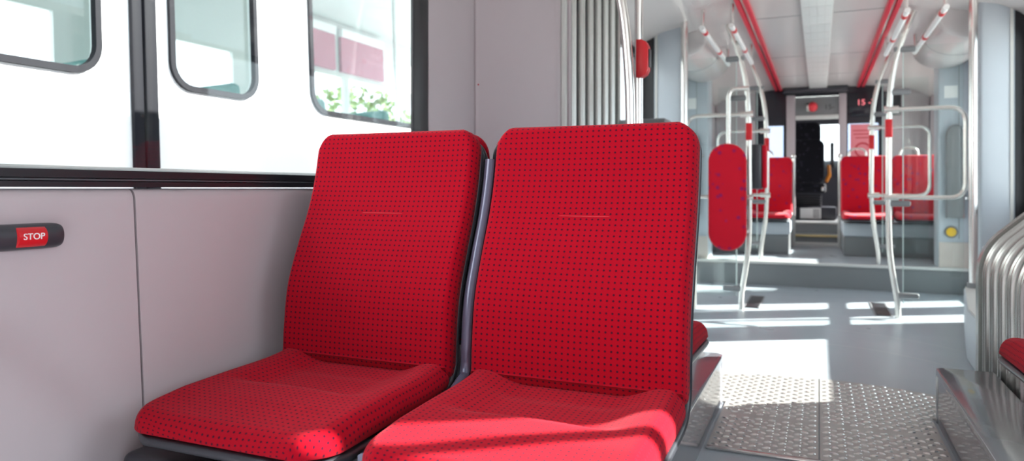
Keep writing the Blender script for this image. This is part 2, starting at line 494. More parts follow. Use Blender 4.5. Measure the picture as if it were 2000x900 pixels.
# ceilings
struct(MB().box(-1.45, 1.48, -1.76, 3.95, ZC, ZC+0.05).build('ceiling', M['ceiling']), 'flat pale ceiling over the near seats and gangway', 'ceiling')
CX = 0.0
def ceil_profile(off):
    return [(-1.24, 1.86), (-1.16, 1.93), (-1.04, 1.985), (-0.84, 2.03), (-0.5, ZC), (0.5, ZC), (0.80, 2.03), (1.0, 1.985), (1.11, 1.93), (1.19, 1.86)]
ys = [3.95, 9.45]
b = MB()
pr = ceil_profile(0)
outer = pr+[(1.24, 2.14), (-1.29, 2.14)]
b.prism(outer, 'y', 3.95, 9.42)
struct(b.build('ceiling', M['ceiling']), 'pale vaulted ceiling of the far car with sloping sides', 'ceiling')
# joints across the vault
for k, y in enumerate((5.35, 7.0, 8.2)):
    b = MB().box(-0.5, -0.115, y, y+0.008, ZC-0.002, ZC).box(0.09, 0.5, y, y+0.008, ZC-0.002, ZC)
    struct(b.build('trim_%d' % (2+k), M['ledge']), 'thin joint across the far ceiling', 'trim')
# centre strip with fine grid lines
b = MB().mat(M['ceilstrip']).box(-0.11, 0.085, 3.97, 9.2, ZC-0.022, ZC-0.001, 0.008)
b.mat(M['nosing'])
for k in range(1, 4): b.box(-0.11+k*0.049-0.001, -0.11+k*0.049+0.001, 3.99, 9.18, ZC-0.0235, ZC-0.0215)
for k in range(18): b.box(-0.10, 0.075, 4.2+k*0.28, 4.204+k*0.28, ZC-0.0235, ZC-0.0215)
tag(b.build('ceiling_light_strip'), 'long pale gridded strip along the middle of the far ceiling', 'ceiling panel')
# red rails
for x0, x1, l in ((-0.49, -0.41, 'red channel rail on the far ceiling above the pole with the red pad'), (0.40, 0.48, 'red channel rail on the far ceiling above the pole beside the clear screen loop')):
    r = empty('ceiling_rail', ((x0+x1)/2, 4.0, ZC-0.03)); tag(r, l, 'rail', 'red rails along the far ceiling')
    MB().box(x0, x0+0.03, 4.0, 9.15, ZC-0.035, ZC-0.002, 0.005).build('red_strip', M['redrail'], r)
    MB().box(x1-0.03, x1, 4.0, 9.15, ZC-0.035, ZC-0.002, 0.005).build('red_strip', M['redrail'], r)
    MB().box(x0+0.03, x1-0.03, 4.0, 9.15, ZC-0.018, ZC-0.002).build('channel', M['steel'], r)

# ---- far car side walls
doorL = (5.42, 6.74, 0.03, 1.88)
def far_wall(side, x, name, lab):
    b = MB()
    f = (x-0.07, x) if side < 0 else (x, x+0.07)
    wall_cells(b, f, 3.95 if side < 0 else 3.46, 9.42, 0.0, 2.12, [(4.02 if side < 0 else 3.70, 5.16, 0.70, 1.86), doorL, (7.2, 9.0, 0.95, 1.72)])
    struct(b.build(name, M['lining']), lab, 'wall')  # pinkish lining carries the red seats' bounce in its colour
far_wall(-1, FL, 'wall_far_left', 'side wall of the far car tinted with pink bounce on the coach side')
far_wall(1, FR, 'wall_far_right', 'side wall of the far car tinted with pink bounce on the sunny side')
window('window_4', -1, FL, 4.02, 5.16, 0.70, 1.86, 0.05, label='window just beyond the bellows on the coach side')
window('window_5', 1, FR, 3.70, 5.16, 0.70, 1.86, 0.05, label='window just beyond the bellows on the sunny side')
window('window_6', -1, FL, 7.2, 9.0, 0.95, 1.72, 0.05, label='window beside the far red seats on the coach side')
window('window_7', 1, FR, 7.2, 9.0, 0.95, 1.72, 0.05, label='window beside the far red seats on the sunny side')

# doors
def door(name, side, x, lab):
    root = struct(empty(name, (x, 6.08, 0.0)), lab, 'door')
    for (y0, y1) in ((5.43, 6.075), (6.085, 6.73)):
        leaf = panel_with_holes('leaf', [(y0, 0.035), (y1, 0.035), (y1, 1.875), (y0, 1.875)],
            [rrect(y0+0.12, y1-0.20, 0.12, 0.69, 0.05), rrect(y0+0.12, y1-0.20, 0.745, 1.78, 0.05)], 0.045,
            lambda a, c, d: (x+side*0.035+d, a, c), M['lining2'], root)
        MB().box(x+side*0.033, x+side*0.037, y0+0.10, y1-0.18, 0.10, 1.80).build('pane', M['glass'], leaf)
    MB().box(x+side*0.012, x+side*0.052, 6.0725, 6.0875, 0.04, 1.87).build('seal', M['black'], root)
door('door_1', -1, FL, 'sliding double door in the far bay on the coach side')
door('door_2', 1, FR, 'sliding double door in the far bay on the sunny side')

# posts between gangway window and door, facing the camera
for s, x0, x1, l in ((-1, -1.105, -0.905, 'cool grey upright post left of the dark pole'), (1, 0.905, 1.093, 'pale blue grey upright post by the tall steel pole')):
    b = MB().mat(M['lining2']).box(x0, x1, 5.18, 5.42, 0.0, 2.02, 0.02, 3)
    xe = x0 if s < 0 else x1
    b.mat(M['black']).box(min(xe, xe+s*0.10), max(xe, xe+s*0.10), 5.19, 5.41, 0.0, 1.98)
    b.mat(M['nosing']).box(xe-s*0.022-0.008, xe-s*0.022+0.008, 5.172, 5.182, 0.3, 2.0)
    struct(b.build('wall_post'), l, 'post')
# partition pillars flanking the step
for s, x0, x1, l in ((-1, -1.198, -0.94, 'cool grey door pillar with white sticker at the near-side step'), (1, 0.90, 1.148, 'cool grey door pillar with white sticker and steel plate at the sunny side step')):
    b = MB().mat(M['lining2']).box(x0, x1, 6.80, 7.06, 0.0, 2.0, 0.015, 3)
    xm = x0*0.5+x1*0.5
    b.mat(M['ledge']).box(xm+0.02, xm+0.024, 6.797, 6.803, 0.45, 1.95)
    struct(b.build('wall_pillar'), l, 'pillar')
    xs = x0+(0.09 if s > 0 else 0.10)
    o = MB().box(xs-0.048, xs+0.048, 6.7955, 6.799, 1.60, 1.70).build('sticker', M['paper'])
    tag(o, 'white square sticker on the door pillar ' + ('at the sunny side' if s > 0 else 'behind the red leaning pad'), 'sticker', 'white pillar stickers')
    r = empty('door_button', (xs, 6.795, 0.505)); tag(r, 'yellow round button low on the door pillar ' + ('above the steel plate' if s > 0 else 'beside the red leaning pad'), 'button', 'yellow door buttons')
    def disc(mb, rad, y0, y1):
        mb.prism([(xs+rad*math.cos(2*PI*k/24), 0.505+rad*math.sin(2*PI*k/24)) for k in range(24)], 'y', y0, y1, 0.004)
    m_ = MB(); disc(m_, 0.05, 6.785, 6.799); m_.build('bezel', M['ledge'], r)
    m_ = MB(); disc(m_, 0.037, 6.774, 6.786); m_.build('cap', M['yellow'], r)
    # steel kick plate with grille
    r = empty('kick_plate', (xm, 6.79, 0.0)); tag(r, 'steel kick plate with small grille at the foot of the ' + ('sunny side pillar' if s > 0 else 'coach side pillar'), 'kick plate', 'pillar kick plates')
    MB().box(x0+0.005, x1-0.005, 6.785, 6.798, 0.02, 0.42, 0.004).build('plate', M['beige'], r)
    g = MB()
    for k in range(7): g.box(xm-0.09, xm-0.01, 6.780, 6.786, 0.08+k*0.02, 0.09+k*0.02)
    g.build('grille', M['ledge'], r)
    # rounded hinged cover
    outl = [(xm-0.075, 0.62), (xm+0.055, 0.62)]+[(xm-0.01+0.065*math.cos(t*PI/12), 1.28+0.10*math.sin(t*PI/12)) for t in range(13)]
    r = empty('pillar_cover', (xm, 6.77, 0.62)); tag(r, 'grey round-topped hinged cover on the ' + ('sunny side pillar' if s > 0 else 'coach side pillar'), 'cover', 'round-topped pillar covers')
    MB().prism(outl, 'y', 6.735, 6.796, 0.012).build('lid', M['ledge'], r)
    for z in (0.78, 1.16): MB().box(xm+0.045, xm+0.085, 6.76, 6.796, z-0.012, z+0.012, 0.004).build('hinge', M['steel'], r)
# curved door drive covers at ceiling sides
for s, x, l in ((-1, -0.98, 'rounded pale drive cover under the ceiling above the coach side door'), (1, 0.93, 'rounded pale drive cover under the ceiling above the sunny side door')):
    r = empty('drive_cover', (x, 6.1, 1.9)); tag(r, l, 'cover', 'door drive covers')
    outl = [(x+0.22*math.cos(2*PI*k/32), 1.985+0.15*math.sin(2*PI*k/32)) for k in range(32)]
    MB().prism(outl, 'y', 5.44, 6.78, 0.03, 3).build('housing', M['ceiling'], r)
    MB().prism([(x+0.222*math.cos(2*PI*k/32), 1.985+0.152*math.sin(2*PI*k/32)) for k in range(32)], 'y', 6.09, 6.096).build('joint', M['ledge'], r)

# ------------------------------------------------------------------ gangway bellows
def bellows(x_low, x_up, y0, y1, side, pitch, label, bottom=0.215):
    root = empty('gangway_bellows', (x_low+side*0.2, (y0+y1)/2, bottom))
    tag(root, label, 'bellows', 'ribbed gangway bellows')
    path = fillet([(x_low, 0, bottom), (x_low, 0, 0.61), (x_up, 0, 0.61+abs(x_up-x_low)*0.92), (x_up, 0, 2.04)], [0.10, 0.12], 7)
    n = round((y1-y0)/pitch); p = (y1-y0)/n
    def nrm(i):
        a = path[max(0, i-1)]; c = path[min(len(path)-1, i+1)]; t = (c-a).normalized()
        v = Vector((t.z, 0, -t.x))
        return v if v.x*side > 0 else -v   # outward, away from the aisle
    rub, clip = MB(), MB()
    for k in range(n):
        ya = y0+k*p
        prof = [(0.0, 0.065), (0.08, 0.066), (0.26, 0.022), (0.32, 0.010), (0.68, 0.010), (0.74, 0.022), (0.92, 0.066), (1.0, 0.065)]
        rows = []
        for (f, d) in prof:
            rows.append([path[i]+nrm(i)*d+Vector((0, ya+f*p, 0)) for i in range(len(path))])
        rub.sheet(rows)
        prof2 = [(0.29, 0.020), (0.29, 0.001), (0.32, -0.006), (0.38, -0.006), (0.42, 0.006), (0.58, 0.006), (0.62, -0.006), (0.68, -0.006), (0.71, 0.001), (0.71, 0.020)]
        rows = [[path[i]+nrm(i)*d+Vector((0, ya+f*p, 0)) for i in range(len(path))] for f, d in prof2]
        clip.sheet(rows)
    rub.build('fabric', M['rubber'], root, recalc=False); clip.build('clip_rails', M['clip'], root, recalc=False)
    # end frames
    for (ya, yb) in ((y0-0.035, y0), (y1, y1+0.05)):
        f = MB()
        loop = [(-0.012, ya), (-0.012, yb), (0.09, yb), (0.09, ya)]
        rows = [[path[i]+nrm(i)*d+Vector((0, y, 0)) for d, y in loop] for i in range(len(path))]
        f.sheet(rows, smooth=False, closed=True)
        f.build('frame', M['lining'] if yb <= y0 else M['clip'], root)
    # outer skin closes the gangway
    MB().sheet([[path[i]+nrm(i)*0.092+Vector((0, y, 0)) for i in range(len(path))] for y in (y0-0.03, y1+0.05)]).build('outer_skin', M['rubber'], root)
    return root
bellows(-0.62, -1.04, 3.08, 3.90, -1, 0.137, 'grey ribbed bellows behind the back of the near red seats')
bellows(0.60, 1.06, 2.73, 3.39, 1, 0.132, 'grey ribbed bellows bulging beside the glossy plinth and single seat', 0.01)
# closing panels between bellows and far car
b = MB().box(-1.45, -1.10, 3.93, 3.96, 0, ZC)
for ya, yb, zl in ((2.64, 2.68, 0.0), (3.445, 3.465, 0.0)):
    b.prism([(0.615, zl), (0.615, 0.62), (1.075, 1.045), (1.075, ZC), (1.48, ZC), (1.48, zl)], 'y', ya, yb)
struct(b.build('wall_gangway', M['lining2']), 'grey bulkhead edge around the gangway', 'wall')
# low boxes carrying the tall poles
for pts2, l in (([(0.655, 3.48), (1.145, 3.48), (1.145, 5.16), (0.82, 5.16), (0.68, 4.2)], 'low grey box under the tall steel pole near the ribbed bellows'),
                ([(-0.66, 3.98), (-1.18, 3.98), (-1.18, 5.16), (-0.83, 5.16), (-0.70, 4.4)], 'low grey box under the dark pole behind the red seat')):
    r = empty('threshold_box', (pts2[0][0], 4.1, 0)); tag(r, l, 'box', 'threshold boxes')
    MB().prism(pts2, 'z', 0.0, 0.25, 0.012).build('body', M['lining2'], r)
    cx = sum(p[0] for p in pts2)/len(pts2); cy = sum(p[1] for p in pts2)/len(pts2)
    MB().prism([(cx+(p[0]-cx)*0.97, cy+(p[1]-cy)*0.97) for p in pts2], 'z', 0.25, 0.26, 0.004).build('cover_plate', M['nosing'], r)

# grey ledge seen just over the seat top
r = empty('parapet_ledge', (-0.9, 4.1, 0.26)); tag(r, 'dark grey ledge peeping over the top of the right red seat', 'ledge')
MB().box(-1.17, -0.87, 4.20, 4.32, 0.262, 1.226, 0.01).build('panel', M['lining2'], r)
MB().box(-1.19, -0.82, 4.18, 4.36, 1.225, 1.27, 0.012, 3).build('cap', M['ledge'], r)

# ------------------------------------------------------------------ turntable plates (raised tread pattern)
def tread_plate(x0, x1, label, xin, yb):
    R, cx, cy, y0 = 1.085, 0.0, 2.42, 2.45
    b = MB().mat(M['tread_base'])
    # plate outline
    def edge(x): return cy+math.sqrt(max(0, R*R-(x-cx)**2))
    n = 28
    xs = [x0+(x1-x0)*i/n for i in range(n+1)]
    outl = [(xin, y0), (x1, y0)] if xin < 0 else [(x0, y0), (xin, y0), (xin, yb), (x1, yb)]
    outl += [(x, edge(x)) for x in reversed(xs)]
    if xin < 0: outl += [(x0, yb), (xin, yb)]
    b.prism(outl, 'z', 0.0, 0.006)
    b.mat(M['tread'])
    px, py = 0.046, 0.030
    j = 0; y = y0+0.02
    while y < cy+R-0.012:
        if abs(y-2.83) > 0.008:
            x = x0-0.1+(px/2 if j % 2 else 0)
            x = math.floor(x/px)*px+(px/2 if j % 2 else 0)
            while x < x1:
                if x0+0.02 < x < x1-0.02 and y < edge(x)-0.015 and (y > yb+0.015 or abs(x) < abs(xin)-0.008):
                    rx, ry, h = 0.0145, 0.0078, 0.0038
                    ang = 0.35 if j % 2 else -0.35
                    ca, sa = math.cos(ang), math.sin(ang)
                    rings = []
                    for (q, hz) in ((1.0, 0.0), (0.7, 0.65), (0.3, 1.0)):
                        rings.append([(x+q*(rx*math.cos(t)*ca-ry*math.sin(t)*sa), y+q*(rx*math.cos(t)*sa+ry*math.sin(t)*ca), 0.006+h*hz) for t in [2*PI*k/8 for k in range(8)]])
                    vs = [[b.bm.verts.new(p) for p in rg] for rg in rings]
                    fs = []
                    for a in range(2):
                        for k in range(8):
                            fs.append(b.bm.faces.new((vs[a][k], vs[a][(k+1) % 8], vs[a+1][(k+1) % 8], vs[a+1][k])))
                    fs.append(b.bm.faces.new(vs[2]))
                    b._mark(fs, True)
                x += px
        y += py; j += 1
    o = b.build('tread_plate', M['tread'], recalc=True)
    tag(o, label, 'floor plate', 'studded metal floor plates')
tread_plate(-0.62, -0.0025, 'studded metal floor plate between the seam and the red seats', -0.345, 2.985)
tread_plate(0.0025, 0.62, 'studded metal floor plate between the seam and the glossy plinth', 0.385, 3.065)
tp = MB().box(-0.345, 0.385, 2.425, 2.448, 0.0, 0.010, 0.003).build('trim_6', M['steel']); struct(tp, 'metal strip edging the studded floor plates', 'trim')
b = MB()
rows = []
for k in range(61):
    a = math.radians(55+70*k/60)
    rows.append([(R_*math.cos(a), 2.42+R_*math.sin(a), 0.002) for R_ in (1.086, 1.096)])
b.sheet(rows)
struct(b.build('trim_10', M['gasket']), 'thin dark curved joint around the studded floor plates', 'trim')
# fine curved seam in the vinyl beyond the plates
b = MB()
for R in (1.9, 2.35):
    rows = []
    for k in range(41):
        a = math.radians(50+80*k/40)
        rows.append([(R*math.cos(a)*0.55, 2.42+rr*math.sin(a), 0.0015) for rr in (R, R+0.006)])
    b.sheet(rows)
struct(b.build('trim_7', M['nosing']), 'faint curved joints in the vinyl floor', 'trim')

# ------------------------------------------------------------------ plinths
def plinth(x0, x1, y0, y1, inner, label, notch=None):
    r = empty('seat_plinth', ((x0+x1)/2, (y0+y1)/2, 0)); tag(r, label, 'plinth', 'glossy grey seat plinths')
    rc = 0.05
    pts = []
    xi = x1 if inner > 0 else x0; xo = x0 if inner > 0 else x1
    # outline with the inner corner rounded a little at the far end
    pts = [(xo, y0), (xi, y0), (xi, y1-rc*0.6)]
    for k in range(5):
        a = k/4*PI/2
        pts.append((xi-inner*rc*0.6*(1-math.cos(a)), y1-rc*0.6+rc*0.6*math.sin(a)))
    if notch: pts += [(notch[0], y1), notch, (xo, notch[1])]
    else: pts.append((xo, y1))
    MB().prism([(p[0]-inner*0.006 if p[0] == xi else p[0], p[1]) for p in pts], 'z', 0.0, 0.178, 0.0).build('side', M['plinth'], r)
    MB().prism(pts, 'z', 0.178, 0.202, 0.009, 3).build('top_sheet', M['plinth'], r)
plinth(-1.33, -0.352, 1.0, 2.97, 1, 'glossy grey plinth carrying the red seats back to back')
plinth(0.392, 1.395, 0.9, 3.05, -1, 'glossy grey plinth with bright edge in the right corner of the aisle', (0.580, 2.62))

# ------------------------------------------------------------------ seats
BACK = catmull([(0, 1.470, 0.405), (0, 1.492, 0.44), (0, 1.497, 0.50), (0, 1.512, 0.60), (0, 1.551, 0.70), (0, 1.590, 0.79), (0, 1.618, 0.88), (0, 1.641, 1.0)], 7)
def arc_sample(path, n, dens=None):
    L = [0]
    for a, c in zip(path, path[1:]): L.append(L[-1]+(c-a).length)
    T = L[-1]; out = []
    for i in range(n+1):
        t = T*(dens(i/n) if dens else i/n); k = 0
        while k < len(L)-2 and L[k+1] < t: k += 1
        f = (t-L[k])/(L[k+1]-L[k]); p = path[k].lerp(path[k+1], f)
        d = (path[k+1]-path[k]).normalized()
        out.append((p, d, t))
    return out, T
def ease(f):   # denser towards both ends
    return 0.5-0.5*math.cos(PI*f)*(0.75)-0.0 if False else f+0.12*math.sin(2*PI*f)*-1
def slab(W, path, th, rnd, r_end, r_start, off_fn, name, mat, parent, x_c, ns=44, nt=56, flip=1, back=0.0, taper=0.0):
    """cushion along a (y,z) path: outline with rounded ends, pillow-rounded edge, uv in metres"""
    smp, T = arc_sample(path, nt, ease)
    me_v = []; uv = []
    def half(t):
        w = W/2-taper*(t/T)
        for r, d in ((r_end, T-t), (r_start, t)):
            if d < r:
                w -= r-math.sqrt(max(0, r*r-(r-d)**2))
        return w
    b = MB(); bm = b.bm
    uvl = bm.loops.layers.uv.new('UVMap')
    top, bot, UV = [], [], {}
    for i, (p, d, t) in enumerate(smp):
        n = Vector((0, -d.z, d.y)) * flip      # towards the sitter
        hw = half(t); rt, rb = [], []
        for j in range(ns+1):
            s = 2*ease(j/ns)-1; x = s*hw
            e = min(hw-abs(x), t, T-t) if 0 < i < nt and 0 < j < ns else 0
            e = max(0, e)
            k = 1-min(1, e/rnd); f = math.sqrt(max(0, 1-k*k))
            h = th*f+off_fn(s, t/T)*f
            v = bm.verts.new(Vector((x_c+x, p.y, p.z))+n*h)
            UV[v] = (x, t); rt.append(v)
            if e == 0 and (i in (0, nt) or j in (0, ns)) : rb.append(v)
            else:
                v2 = bm.verts.new(Vector((x_c+x, p.y, p.z))-n*back*f); UV[v2] = (x, t); rb.append(v2)
        top.append(rt); bot.append(rb)
    for i in range(nt+1):
        acc = 0.0; hj = ns//2; us = {hj: 0.0}
        for j in range(hj+1, ns+1): us[j] = us[j-1]+(top[i][j].co-top[i][j-1].co).length
        for j in range(hj-1, -1, -1): us[j] = us[j+1]-(top[i][j].co-top[i][j+1].co).length
        for j in range(ns+1): UV[top[i][j]] = (us[j], 0.0)
    for j in range(ns+1):
        hi = nt//2; vv = {hi: 0.0}
        for i in range(hi+1, nt+1): vv[i] = vv[i-1]+(top[i][j].co-top[i-1][j].co).length
        for i in range(hi-1, -1, -1): vv[i] = vv[i+1]-(top[i][j].co-top[i+1][j].co).length
        for i in range(nt+1): UV[top[i][j]] = (UV[top[i][j]][0], vv[i])
    for i in range(nt):
        for j in range(ns):
            for g, rev in ((top, False), (bot, True)):
                q = [g[i][j], g[i][j+1], g[i+1][j+1], g[i+1][j]]
                if rev: q.reverse()
                if len(set(q)) < 4: continue
                try: f = bm.faces.new(q)
                except ValueError: continue
                f.smooth = True
                for lp in f.loops: lp[uvl].uv = UV[lp.vert]
    return b.build(name, mat, parent, sharp=False)

def bump(x, c, w):
    return math.exp(-((x-c)/w)**2)
def make_seat(xc, label, group, fab, tagset=True, W=0.485):
    root = empty('passenger_seat', (xc, 1.30, 0.202))
    tag(root, label, 'seat', group)
    # shell: one bent sheet, front lip -> back top
    path = catmull([(0, 0.988, 0.374), (0, 1.12, 0.375), (0, 1.30, 0.382), (0, 1.42, 0.388), (0, 1.478, 0.412)], 6)[:-1]+BACK[6:]
    path = [p for i, p in enumerate(path) if i == 0 or (p-path[i-1]).length > 1e-4]
    slab(W+0.012, path, 0.008, 0.010, 0.065, 0.10, lambda s, t: 0.0, 'shell', M['shell'], root, xc, ns=30, nt=90, back=0.012)
    # back cushion
    bp = BACK[2:]
    def off(s, t):
        return 0.007*(abs(s)**2)*(1-0.4*t)+0.004*bump(t, 0.42, 0.2)
    bp2 = [p+Vector((0, -0.006, 0)) for p in bp]+[bp[-1]+Vector((0, -0.0045, 0.008))]
    bc = slab(W+0.004, bp2, 0.034, 0.020, 0.06, 0.02, off, 'back_cushion', fab, root, xc, ns=40, nt=70, back=0.002)
    # pressed crease across the back
    pts = [(xc-0.105+0.21*k/20, 1.5505+0.0005-0.0025*(1-abs(k-10)/10), 0.797) for k in range(21)]
    sm = MB().tube(pts, 0.0016, 6); sm.build('seam', M['seam'], bc)
    # seat cushion
    cp = catmull([(0, 0.985, 0.390), (0, 1.08, 0.389), (0, 1.25, 0.394), (0, 1.38, 0.397), (0, 1.486, 0.408)], 8)
    def off2(s, t):   # t: 0 front .. 1 back
        def ss(a, c, v):
            v = max(0, min(1, (v-a)/(c-a))); return v*v*(3-2*v)
        mid = 1-ss(0.42, 0.80, abs(s))
        z = -0.020*mid*ss(0.40, 0.48, t-0.06*(1-s*s))*1.0
        z += -0.004*mid*ss(0.76, 0.84, t+0.03*(1-s*s))
        z += -0.014*max(0, 0.28-t)/0.28
        z += 0.004*ss(0.55, 0.95, abs(s))
        return z
    slab(W, cp, 0.048, 0.034, 0.03, 0.08, off2, 'seat_cushion', fab, root, xc, ns=48, nt=56, back=0.004)
    return root
near = 'dotted red seats on the plinth'
XC1, XC2 = -1.025, -0.4875
s1 = make_seat(XC1, 'red dotted seat beside the window and pale lining panel', 'red dotted passenger seats', M['fabric'])
s2 = make_seat(XC2, 'red dotted seat at the aisle with sunlight across its cushion', 'red dotted passenger seats', M['fabric'])
# back-to-back pair: same seats turned round
c3 = copy_tree(s1); c3['label'] = 'red dotted seat turned away behind the aisle seat, tip of cushion showing'
c4 = copy_tree(s2); c4['label'] = 'red dotted seat turned away behind the window seat, red corner showing in the gap'
YM = 1.70
for c, x in ((c3, -0.567), (c4, -1.078)):
    c.location = (x, 2*YM-1.30, 0.202); c.rotation_euler = (0, 0, PI)
c5 = copy_tree(s1); c5['label'] = 'single red dotted seat turned away on the right hand plinth, cushion corner showing'
c5.location = (0.715, 2*1.735-1.30+0.02, 0.202); c5.rotation_euler = (0, 0, PI)

# shared seat frame: base box, spine between the seats, bracket
fr = empty('twin_seat_mount', (-0.85, 1.6, 0.202)); tag(fr, 'dark double seat frame and base box under the red seats', 'seat frame')
MB().box(-1.322, -0.42, 1.035, 2.30, 0.203, 0.318, 0.02, 4).build('base_box', M['dark'], fr)
MB().box(-1.20, -0.52, 1.14, 1.42, 0.318, 0.352, 0.01).build('pedestal', M['dark'], fr)
spn = []
for p in BACK: spn.append(p)
sb = MB()
rows = []
sp_path = [Vector((0, 1.08, 0.362)), Vector((0, 1.2, 0.364)), Vector((0, 1.36, 0.374)), Vector((0, 1.45, 0.392))]+[p+Vector((0, 0.006, 0)) for p in BACK[3:-3]]
sp_path = catmull([tuple(p) for p in sp_path[::2]], 4)
for i, p in enumerate(sp_path):
    d = (sp_path[min(i+1, len(sp_path)-1)]-sp_path[max(0, i-1)]).normalized(); n = Vector((0, -d.z, d.y))
    x0, x1 = -0.766, -0.741
    row = []
    for k in range(9):
        s = -1+2*k/8; row.append(Vector((-0.7535+s*0.0125, p.y, p.z))-n*(0.006*(s*s))+n*0.022)
    row += [Vector((x1, p.y, p.z))-n*0.024, Vector((x0, p.y, p.z))-n*0.024]
    rows.append(row)
sb.sheet(rows, closed=True)
for rr in (rows[0], rows[-1]):
    sb.bm.faces.new([sb.bm.verts.new(q) for q in rr])
sb.build('spine', M['spine'], fr)
MB().tube(fillet([(-0.752, 1.06, 0.318), (-0.752, 1.06, 0.348), (-0.752, 1.40, 0.352)], 0.02), 0.009).build('bracket', M['steel'], fr)
f2 = empty('twin_seat_mount', (0.8, 2.2, 0.202)); tag(f2, 'dark base under the single red seat on the right plinth', 'seat frame')
MB().box(0.60, 0.90, 1.95, 2.30, 0.203, 0.35, 0.02, 4).build('base_box', M['dark'], f2)

# ------------------------------------------------------------------ stop bar on the lining
st = empty('stop_bar', (XL+0.005, 0.80, 0.77)); tag(st, 'dark stop bar with red button on the pale lining panel', 'stop button')
xw = XL+0.010
def bar_rows(y0, y1, zc, hz, d):
    rows = []
    for k in range(13):
        a = PI*k/12
        rows.append([(xw-0.006+d*math.sin(a)**0.7, y, zc-hz*math.cos(a)) for y in (y0, y1)])
    return rows
z_s = 0.770
b = MB()
# bar profile swept along y, with rounded far end
ys_ = [0.2, 0.5, 0.70, 0.90, 0.918, 0.928, 0.934, 0.936]
sc_ = [1, 1, 1, 1, 0.97, 0.88, 0.70, 0.40]
rows = []
for y, q in zip(ys_, sc_):
    row = []
    for k in range(17):
        a = PI*k/16
        row.append((xw-0.008+0.030*q**0.5*math.sin(a)**0.6, y, z_s-0.0245*(0.55+0.45*q)*math.cos(a)))
    rows.append(row)
b.sheet(rows)
b.bm.faces.new([b.bm.verts.new(p) for p in rows[-1]])
b.build('bar', M['dark'], st)
rows = []
for y in (0.842, 0.844, 0.896, 0.898):
    q = 1 if y in (0.844, 0.896) else 0.86
    rows.append([(xw-0.008+0.0345*q*math.sin(PI*k/16)**0.6, y, z_s-0.0215*math.cos(PI*k/16)) for k in range(17)])
bt = MB().sheet(rows).build('button', M['red'], st)
rot = Matrix(((0, 0, 1), (1, 0, 0), (0, 1, 0)))      # text x -> +y, text y -> +z, facing +x
text('lettering', 'STOP', 0.0165, (xw+0.0268, 0.870, z_s+0.001), rot, M['white_text'], bt, 0.0006)
MB().ball((xw+0.014, 0.926, z_s), 0.003, 0.003, 0.003, 1).build('screw', M['steel'], st)

# ------------------------------------------------------------------ poles
def stand(name, root_loc, label, cat, group=None):
    return tag(empty(name, root_loc), label, cat, group)
# straight pole by the bellows with red button, standing on the plinth
r = stand('grab_pole', (-0.685, 2.93, 0.202), 'straight steel pole with red button box behind the aisle seat', 'pole', 'grab poles')
MB().tube([(-0.685, 2.93, 0.202), (-0.685, 2.93, ZC)], 0.017, 20).build('tube', M['steel_bright'], r)
MB().tube([(-0.685, 2.93, 0.202), (-0.685, 2.93, 0.225)], 0.032, 20).build('foot', M['steel'], r)
bx = MB().prism([(-0.690, 1.315), (-0.668, 1.315), (-0.650, 1.325), (-0.640, 1.345), (-0.640, 1.44), (-0.650, 1.46), (-0.668, 1.47), (-0.690, 1.47)], 'y', 2.895, 2.945, 0.004).build('button_box', M['red'], r)
MB().box(-0.641, -0.634, 2.905, 2.935, 1.355, 1.43, 0.004).build('push_button', M['dark'], bx)
# curved handrail next to it
r = stand('grab_rail', (-0.70, 2.85, 0.202), 'bowed bright steel handrail beside the straight pole with red box', 'handrail')
MB().tube(catmull([(-0.655, 2.845, 0.202), (-0.665, 2.845, 0.6), (-0.697, 2.85, 1.0), (-0.706, 2.85, 1.3), (-0.735, 2.85, 1.6), (-0.80, 2.85, 1.85), (-0.90, 2.85, ZC)], 10), 0.0205, 20).build('tube', M['steel_bright'], r)
MB().tube([(-0.655, 2.845, 0.202), (-0.655, 2.845, 0.222)], 0.034, 20).build('foot', M['steel'], r)
# dark straight pole and right tall pole on the threshold boxes
for (x, y, l, z1) in ((-0.868, 5.09, 'straight steel pole rising behind the aisle seat corner', 2.03), (0.856, 5.08, 'tall steel pole at the right standing on the low grey box', 2.02)):
    r = stand('grab_pole', (x, y, 0.26), l, 'pole', 'grab poles')
    MB().tube([(x, y, 0.26), (x, y, z1)], 0.0245, 20).build('tube', M['steel'], r)
    MB().tube([(x, y, 0.26), (x, y, 0.29)], 0.034, 20).build('foot', M['ledge'], r)

